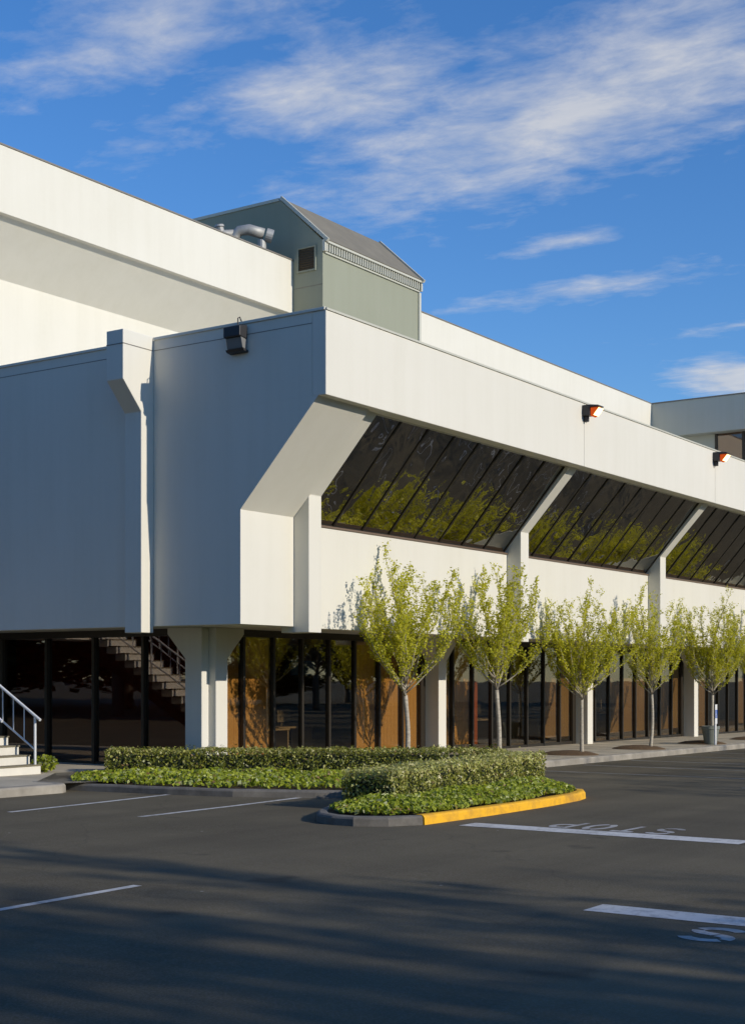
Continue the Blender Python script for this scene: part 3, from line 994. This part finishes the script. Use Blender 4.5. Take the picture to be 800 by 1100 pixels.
for xr in (SX1 - 0.05, SX0 + 0.03):
    def at(i, h): return (xr, SY + 0.10 + i * RUN, sz + (i + 1) * RISE + h)
    rl = MB()
    a, e = at(0, 0.92), at(NST - 1, 0.92)
    rl.tube([(a[0], a[1] - 0.14, a[2] - 0.08), a, e, (e[0], e[1] + 1.4, e[2])], 0.027, 10)
    a, e = at(0, 0.28), at(NST - 1, 0.28)
    rl.tube([a, e], 0.018, 8)
    ro = rl.build('handrail', M['rail'], st)
    for i in range(0, NST):
        bl = MB()
        if i % 5 == 0:
            bl.tube([at(i, -0.02), at(i, 0.90)], 0.024, 8)
            bl.build('post', M['rail'], ro)
        else:
            bl.tube([at(i, 0.29), at(i, 0.905)], 0.012, 6)
            bl.build('baluster', M['rail'], ro)


# ------------------------------------------------------------------ hedges and ground cover
def hedge(name, label, path, width, zb, zt, seed, n, tipfrac, seglen):
    t = thing(name, label, 'hedge', (path[0][0], path[0][1], zb))
    g = np.random.default_rng(seed)
    P = [Vector(p) for p in path]
    L = [0]
    for a, c in zip(P[:-1], P[1:]): L.append(L[-1] + (c - a).length)
    def along(s):
        for i in range(len(P) - 1):
            if s <= L[i + 1] or i == len(P) - 2:
                d = (P[i + 1] - P[i]).normalized()
                return P[i] + d * (s - L[i]), d
    core = MB()
    k = 14
    ring = []
    hw = width / 2 - 0.10
    for i in range(k + 1):
        s = 0.10 + (L[-1] - 0.20) * i / k
        p, d = along(s); nr = Vector((-d.y, d.x))
        a, c = p - nr * hw, p + nr * hw
        ring.append([(a.x, a.y, zb - 0.05), (a.x, a.y, zt - 0.12), (c.x, c.y, zt - 0.12), (c.x, c.y, zb - 0.05)])
    vs = [q for r in ring for q in r]
    fs = []
    for i in range(k):
        for j in range(4):
            fs.append((i * 4 + j, (i + 1) * 4 + j, (i + 1) * 4 + (j + 1) % 4, i * 4 + (j + 1) % 4))
    fs += [(0, 1, 2, 3), (k * 4 + 3, k * 4 + 2, k * 4 + 1, k * 4)]
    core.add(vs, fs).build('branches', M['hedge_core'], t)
    # leaves on top, sides and ends, lumpy surface
    pts, nr_, mi = [], [], []
    per = 2 * (zt - zb) + width
    ph = g.uniform(0, 6, 6)
    for _ in range(n):
        s = g.uniform(0, L[-1])
        u = g.uniform(0, per)
        p, d = along(s); nv = Vector((-d.y, d.x))
        lump = 0.018 * math.sin(s * 3.1 + ph[0]) + 0.014 * math.sin(s * 7.3 + ph[1] + u * 3) + 0.012 * math.sin(s * 13 + u * 9 + ph[2])
        depth = abs(g.normal(0, 0.035))
        if u < zt - zb: o, z, nn = -width / 2, zb + u, -nv.to_3d()
        elif u < zt - zb + width: o, z, nn = u - (zt - zb) - width / 2, zt, Vector((0, 0, 1))
        else: o, z, nn = width / 2, zt - (u - (zt - zb) - width), nv.to_3d()
        if g.random() < 0.06:      # ends
            e = g.random() < 0.5
            s2 = 0.0 if e else L[-1]
            p, d = along(s2); nn = (-d if e else d).to_3d()
            o = g.uniform(-width / 2, width / 2); z = g.uniform(zb, zt); nv = Vector((-d.y, d.x))
        q = Vector((p.x + nv.x * o, p.y + nv.y * o, z)) + nn * (lump - depth)
        pts.append(q); nr_.append(nn)
        top = (z - zb) / (zt - zb)
        mi.append(1 if g.random() < tipfrac * (0.42 + 1.9 * max(0, top - 0.72) / 0.28) else 0)
    # stray shoots above the clipped top
    for _ in range(int(n * 0.035)):
        s = g.uniform(0, L[-1]); p, d = along(s); nv = Vector((-d.y, d.x)); o = g.uniform(-width / 2, width / 2)
        pts.append(Vector((p.x + nv.x * o, p.y + nv.y * o, zt + abs(g.normal(0, 0.028))))); nr_.append(Vector((0, 0, 1))); mi.append(1 if g.random() < tipfrac * 1.6 else 0)
    mi = [2 if g.random() < 0.025 else q for q in mi]
    leaf_object('foliage', [tuple(p) for p in pts], g.choice([0.038, 0.052, 0.068], len(pts)), [M['leaf_hedge'], M['leaf_tip'], M['leaf_dead']], mi, t, seed=seed, nrm=[tuple(v) for v in nr_], asp=0.5)
    return t


hedge('hedge', 'clipped dark green hedge with pale tips running below the corner column and tan blinds',
      [(-0.22, 5.05), (1.0, 3.4), (2.5, 1.2), (3.55, -0.35), (4.3, -1.1)], 0.80, 0.22, 0.71, 11, 20000, 0.26, 1)
hedge('hedge', 'low clipped sunlit hedge on the yellow kerbed island',
      [(-2.85, -2.82), (0.0, -2.62), (1.6, -2.45), (3.1, -2.22)], 0.86, 0.22, 0.72, 12, 21000, 0.72, 1)


def in_poly(x, y, poly):
    c = False
    n = len(poly)
    for i in range(n):
        x1, y1 = poly[i]; x2, y2 = poly[(i + 1) % n]
        if (y1 > y) != (y2 > y) and x < (x2 - x1) * (y - y1) / (y2 - y1) + x1: c = not c
    return c


def ground_cover(name, n, poly, seed, hmax, hmin=0.06):
    g = np.random.default_rng(seed)
    xs = [p[0] for p in poly]; ys = [p[1] for p in poly]
    E_ = [(Vector(poly[i]), Vector(poly[(i + 1) % len(poly)])) for i in range(len(poly))]
    pts, mi = [], []
    while len(pts) < n:
        x, y = g.uniform(min(xs), max(xs)), g.uniform(min(ys), max(ys))
        if not in_poly(x, y, poly): continue
        p = Vector((x, y))
        dm = 9
        for a, c in E_:
            ab = c - a; t = max(0, min(1, (p - a).dot(ab) / ab.length_squared)); dm = min(dm, (p - a - ab * t).length)
        h = hmin + (hmax - hmin) * min(1, dm / 0.45) ** 0.6
        h *= 0.72 + 0.28 * math.sin(x * 4.1 + 1.3 * math.sin(y * 3.3)) * math.sin(y * 4.7 + x)
        z = zA(x) + 0.12 + h * (1 - abs(g.normal(0, 0.16)))
        pts.append((x, y, z)); mi.append(1 if g.random() < 0.10 else (2 if g.random() < 0.04 else 0))
    o = leaf_object(name, pts, g.choice([0.05, 0.07, 0.095], len(pts)), [M['leaf_ivy'], M['leaf_ivy_pale'], M['leaf_dead']], mi, None, up=0.25, nrm=np.tile((-0.1, -0.45, 0.2), (len(pts), 1)), asp=0.75, seed=seed)
    return structure(o, 'stuff')


ground_cover('ground_cover', 17000, [(-4.1, -3.08), (-4.66, -3.7), (-4.45, -4.25), (-4.05, -4.48), (-2.0, -4.52), (0.75, -4.36), (1.45, -4.08), (2.1, -3.4),
                                   (3.6, -2.3), (3.2, -2.5), (1.6, -2.75), (0.0, -2.9), (-2.7, -3.1), (-3.3, -2.75)], 21, 0.19)
ground_cover('ground_cover', 12000, [(-2.46, 3.7), (-2.30, 2.75), (-2.12, 1.57), (-1.85, 0.5), (-1.2, -0.75), (-0.75, -1.5), (1.5, -1.6), (2.6, 0.3), (0.8, 3.0), (-0.55, 4.75), (-1.6, 4.6)], 22, 0.17)


def shrub(name, label, c, r, h, n, seed):
    g = np.random.default_rng(seed)
    t = thing(name, label, 'shrub', (c[0], c[1], zP(c[0])))
    mb = MB()
    pts = []
    for i in range(9):
        a = g.uniform(0, 2 * PI); q = (c[0] + math.cos(a) * r * 0.7, c[1] + math.sin(a) * r * 0.7, zP(c[0]) + h * g.uniform(0.6, 1))
        mb.tube([(c[0], c[1], zP(c[0]) - 0.02), q], [0.012, 0.004], 5)
    mb.build('stems', M['twig'], t)
    for _ in range(n):
        v = g.normal(size=3); v /= np.linalg.norm(v); k = g.uniform(0.55, 1.0)
        pts.append((c[0] + v[0] * r * k, c[1] + v[1] * r * k, zP(c[0]) + h * 0.5 + v[2] * h * 0.5 * k))
    leaf_object('foliage', pts, 0.07, [M['leaf_ivy'], M['leaf_ivy_pale']], (g.random(n) < 0.2).astype(int), t, seed=seed, asp=0.7, up=0.5)


shrub('shrub', 'small bright green shrub at the foot of the white steps', (-1.02, 5.95), 0.26, 0.34, 420, 31)


# ------------------------------------------------------------------ trees
def tree_meshes(seed, H, fork, rad, limbs, leaf, nleaf, trunk_r, bark, twig, leafm, spread_z=0.40, twigs=7, lean=0.0, name='t'):
    """vase shaped tree: returns three meshes (trunk, limbs, crown) with origin at the base"""
    g = np.random.default_rng(seed)
    tr = MB()
    bend = g.uniform(-0.04, 0.04, 2)
    pts = [(lean * t * 1.0 + bend[0] * math.sin(t * 4), bend[1] * math.sin(t * 3), fork * t) for t in np.linspace(-0.06, 1, 7)]
    tr.tube(pts, [trunk_r * (1.25 - 0.35 * i / 6) if i else trunk_r * 1.5 for i in range(7)], 10)
    base = Vector(pts[-1])
    lb = MB()
    lp = []; lw = []
    def grow(p0, d0, length, r0, steps, curl):
        p = Vector(p0); d = Vector(d0).normalized(); out = [p.copy()]
        for i in range(steps):
            d = (d + Vector((g.normal(0, 0.10), g.normal(0, 0.10), curl))).normalized()
            p = p + d * (length / steps); out.append(p.copy())
        rs = [r0 * (1 - 0.82 * i / steps) for i in range(steps + 1)]
        return out, rs
    # central leader
    for li in range(limbs + 1):
        if li == 0:
            d = Vector((0.05, 0, 1)); ln = H - fork - 0.05; r0 = trunk_r * 0.62; curl = 0.05; z0 = 0
        else:
            az = 2 * PI * (li * 0.618) + g.uniform(-0.3, 0.3)
            tier = (li / limbs)
            tilt = (1.12 - 0.72 * tier) * g.uniform(0.8, 1.12)          # outer limbs start low
            d = Vector((math.cos(az) * tilt, math.sin(az) * tilt, 0.62 + 0.5 * tier))
            z0 = (H - fork) * (0.00 + 0.30 * tier * g.uniform(0.3, 1.1))
            ln = (H - fork - z0) * (0.88 - 0.22 * (1 - tier)) * g.uniform(0.85, 1.05)
            ln = min(ln, rad * 1.9 / max(0.35, d.xy.length / d.length) if True else ln)
            r0 = trunk_r * (0.40 - 0.17 * tier); curl = 0.13
        p0 = base + Vector((0, 0, z0 - (0.05 if li else 0.0)))
        pl, rs = grow(p0, d, ln, r0, 8, curl)
        lb.tube(pl, rs, 6, 0)
        for i in range(1, 9):
            for _ in range(2 if i > 1 else 1):
                if g.random() > twigs / 9.0: continue
                q = pl[i]
                dd = (pl[i] - pl[i - 1]).normalized()
                side = Vector((g.normal(), g.normal(), 0)).normalized() * g.uniform(0.35, 0.8)
                tl = (H - fork) * g.uniform(0.13, 0.28) * (1.1 - 0.5 * i / 8)
                tp, trs = grow(q, dd + side + Vector((0, 0, 0.25)), tl, max(rs[i] * 0.55, trunk_r * 0.055), 4, 0.22)
                lb.tube(tp, trs, 4, 1, cap=False)
                for a, c in zip(tp[:-1], tp[1:]):
                    lp.append((a, c)); lw.append((c - a).length)
                # spur twigs
                for j in (2, 3):
                    sd_ = Vector((g.normal(), g.normal(), 0.3 + abs(g.normal()))).normalized()
                    sp, srs = grow(tp[j], sd_, tl * 0.45, trunk_r * 0.04, 3, 0.2)
                    lb.tube(sp, srs, 3, 1, cap=False)
                    for a, c in zip(sp[:-1], sp[1:]):
                        lp.append((a, c)); lw.append((c - a).length)
        for i in range(1, 8):
            lp.append((pl[i], pl[i + 1])); lw.append((pl[i + 1] - pl[i]).length * 0.8)
    lw = np.array(lw); lw /= lw.sum()
    idx = g.choice(len(lp), nleaf, p=lw)
    pos = []
    for i in idx:
        a, c = lp[i]
        t = g.uniform(0, 1)
        pos.append(tuple(a.lerp(c, t) + Vector(g.normal(0, leaf * 0.42, 3))))
    t_o = tr.build('trunk', bark, None, smooth=True)
    l_o = lb.build('limbs', [bark, twig], None, smooth=True)
    c_o = leaf_object('crown', pos, leaf, leafm, None, None, seed=seed, asp=0.62, up=0.1, nrm=np.tile((-0.25, -0.75, 0.35), (len(pos), 1)) if leafm == M['leaf_street'] else None)
    ms = (t_o.data, l_o.data, c_o.data)
    for o in (t_o, l_o, c_o): bpy.data.objects.remove(o)
    return ms


def place_tree(name, ms, loc, rot, sc, label, group, parts=('trunk', 'limbs', 'crown'), cat='tree'):
    t = thing(name, label, cat, loc, group)
    t.rotation_euler = (0, 0, rot)
    t.scale = (sc[0], sc[0], sc[1])
    for pn, me in zip(parts, ms):
        o = bpy.data.objects.new(pn, me); COL.objects.link(o); o.parent = t
    return t


sv = [tree_meshes(101 + 7 * i, (4.40, 4.46, 4.25, 4.36)[i], (1.50, 1.62, 1.42, 1.50)[i], 1.15, (20, 17, 23, 19)[i], 0.046, (14000, 12500, 17000, 13500)[i], (0.038, 0.041, 0.036, 0.035)[i],
                  M['bark'], M['twig_light'], M['leaf_street'], lean=(0.0, -0.03, 0.02, 0.12)[i]) for i in range(4)]
GT = 'young street trees along the pavement'
tl = ['young tree in yellow green leaf before the tan blinds, nearest the camera',
      'young leafing tree behind the end of the sunlit hedge, second from the left',
      'dense leafing tree in a mulch pit in front of a column, third from the left',
      'leafing tree with slanting pale trunk, second left of the planter',
      'leafing tree rising behind the round concrete planter',
      'leafing tree cut by the right edge, beyond the concrete planter']
tx = [4.12, 7.95, 12.18, 16.45, 21.15, 25.6]
for i, x in enumerate(tx):
    place_tree('street_tree', sv[(0, 1, 2, 3, 2, 1)[i]], (x, 1.0, zP(x)), (0.0, -0.35, 0.25, 0.1, 0.7, -0.6)[i], ((1.24, 1.20, 1.22, 1.14, 1.24, 1.2)[i], (1.0, 1.0, 0.985, 1.0, 1.06, 1.02)[i]), tl[i], GT)
for x in tx:
    mb = MB()
    mb.lathe([(0.78, -0.02), (0.7, 0.02), (0.5, 0.07), (0.2, 0.10), (0.02, 0.105)], (x, 1.35, zP(x)), 24)
    o = mb.build('tree_pit_mulch', M['soil'], pav, smooth=True)

# tall trees south of the lot: they throw the long shadows on the asphalt and stand in the window reflections
bv = [tree_meshes(301 + i, 14.0, 2.6, 3.6, 22, 0.15, 11000, 0.20, M['bigbark'], M['bigbark'], M['leaf_big'], twigs=8) for i in range(2)]
GB = 'tall trees south of the parking lot'
big = [(-19.5, -36.0, 0, 1.05), (-14.6, -33.0, 1, 1.05), (-10.8, -35.6, 0, 1.08), (-22.5, -32.0, 1, 0.88), (-7.2, -40.5, 1, 0.95),
       (7.4, -38.2, 1, 1.04), (10.4, -36.2, 0, 1.0), (14.2, -36.9, 1, 1.06), (18.0, -36.4, 0, 1.04), (22.0, -37.0, 1, 1.06), (26.0, -36.8, 0, 1.05), (30.0, -37.0, 1, 1.06), (38.0, -40.0, 0, 1.0), (47.0, -40.0, 1, 1.05), (57.0, -42.0, 0, 1.05), (68.0, -42.0, 1, 1.05), (80.0, -44.0, 0, 1.1)]
for i, (x, y, v, s_) in enumerate(big):
    place_tree('tall_tree', bv[v], (x, y, zA(max(-60, min(90, x)))), i * 1.9, (s_ * 1.1, s_), 'tall dark tree across the parking lot throwing long shadows towards the building', GB)
for i, (x, y, v, s_) in enumerate([(-24, 32, 0, 0.9), (-31, 27, 1, 0.8), (-18, 40, 1, 0.9), (-38, 22, 0, 0.8), (-12, 46, 0, 0.9)]):  # unseen trees added so the west glass mirrors something dark
    place_tree('tall_tree', bv[v], (x, y, zA(x)), i * 1.3, (s_ * 1.3, s_), 'unseen dark tree added west of the building to darken the glass reflections', 'added trees west of the building')

dv = tree_meshes(401, 13.0, 1.2, 4.5, 16, 0.62, 5200, 0.22, M['bigbark'], M['bigbark'], M['leaf_big'], twigs=8)
k = 0
for i in range(15):
    x = -40 + 11.0 * i + random.uniform(-2, 2)
    place_tree('broad_tree', dv, (x, -62 + random.uniform(-4, 4) - 0.06 * abs(x), zA(max(-60, min(90, x)))), i * 1.7, (1.35, random.uniform(0.85, 1.1)), 'broad dense tree in the belt far south of the parking lot', 'tree belt far south of the lot')
for i, (x, y) in enumerate([(-24, 12), (-27, 21), (-25, 30), (-22, 39), (-27, 3), (-18, 50), (-36, 14), (-37, 28), (-33, 40), (-30, 52), (-45, 20), (-46, 36), (-34, -2), (-44, 6)]):  # unseen belt added to keep sky light off the west wall
    place_tree('broad_tree', dv, (x, y, zA(max(-60, x))), i * 1.1, (1.25, 1.15), 'unseen broad tree added west of the building to block sky light', 'added sky-blocking trees west of the building')

for i in range(17):
    x = -46 + 8.6 * i
    place_tree('broad_shrub', dv, (x, -66 + random.uniform(-3, 3), zA(max(-60, min(90, x)))), i * 2.3, (1.7, random.uniform(0.30, 0.42)), 'low broad shrub under the tree belt far south of the lot', 'shrubs far south of the lot', cat='shrub')
for i in range(11):  # unseen shrubs added to close the bright gap under the western belt
    y = -8 + 7.2 * i
    place_tree('broad_shrub', dv, (-50 + 0.32 * y + random.uniform(-2, 2), y, 0.5), i * 2.3, (1.6, random.uniform(0.32, 0.45)), 'unseen low shrub added under the sky-blocking trees west of the building', 'added shrubs west of the building', cat='shrub')

# ------------------------------------------------------------------ planter and marker post
px_, py_ = 20.75, 0.92
pl = thing('planter', 'round grey green concrete planter on the pavement below a leafing tree', 'planter', (px_, py_, zP(px_)))
MB().lathe([(0.17, 0.0), (0.19, 0.05), (0.25, 0.44), (0.27, 0.46), (0.27, 0.55), (0.245, 0.55), (0.235, 0.48), (0.02, 0.47)], (px_, py_, zP(px_)), 28).build('pot', M['pot'], pl, smooth=False)
MB().lathe([(0.232, 0.40), (0.231, 0.485), (0.1, 0.50), (0.01, 0.50)], (px_, py_, zP(px_)), 20).build('soil', M['soil'], pl)
qx, qy = 20.45, 0.66
sg = thing('parking_sign', 'slim white marker post with a blue accessible parking emblem in front of the planter', 'sign', (qx, qy, zP(qx)))
MB().box(qx - 0.045, qx + 0.045, qy - 0.02, qy + 0.02, zP(qx) - 0.05, zP(qx) + 0.76).build('post', M['sign_white'], sg)
plate = MB().box(qx - 0.085, qx + 0.085, qy - 0.03, qy - 0.021, zP(qx) + 0.62, zP(qx) + 1.20).build('plate', M['sign_white'], sg)
z0 = zP(qx) + 0.80
MB().box(qx - 0.075, qx + 0.075, qy - 0.034, qy - 0.0305, z0, z0 + 0.24).build('emblem_panel', M['sign_blue'], plate)
em = MB()
ye0, ye1 = qy - 0.0375, qy - 0.0345
em.prism([(qx - 0.015 + 0.016 * math.cos(t * PI / 5), z0 + 0.205 + 0.016 * math.sin(t * PI / 5)) for t in range(10)], ye0, ye1, 'Y')
em.box(qx - 0.026, qx - 0.010, ye0, ye1, z0 + 0.10, z0 + 0.185)
em.box(qx - 0.0095, qx + 0.03, ye0, ye1, z0 + 0.135, z0 + 0.148)
em.prism([(qx - 0.0095, z0 + 0.10), (qx + 0.03, z0 + 0.10), (qx + 0.052, z0 + 0.04), (qx + 0.036, z0 + 0.035), (qx + 0.018, z0 + 0.086), (qx - 0.0095, z0 + 0.086)], ye0, ye1, 'Y')
for a in range(11):
    t0, t1 = R(120 + a * 20), R(120 + (a + 1) * 20 - 1)
    c_, r0, r1 = (qx - 0.01, z0 + 0.075), 0.044, 0.056
    em.prism([(c_[0] + r0 * math.cos(t0), c_[1] + r0 * math.sin(t0)), (c_[0] + r1 * math.cos(t0), c_[1] + r1 * math.sin(t0)),
              (c_[0] + r1 * math.cos(t1), c_[1] + r1 * math.sin(t1)), (c_[0] + r0 * math.cos(t1), c_[1] + r0 * math.sin(t1))], ye0, ye1, 'Y')
em.build('wheelchair_emblem', M['sign_white'], plate)
bpy.context.view_layer.update()
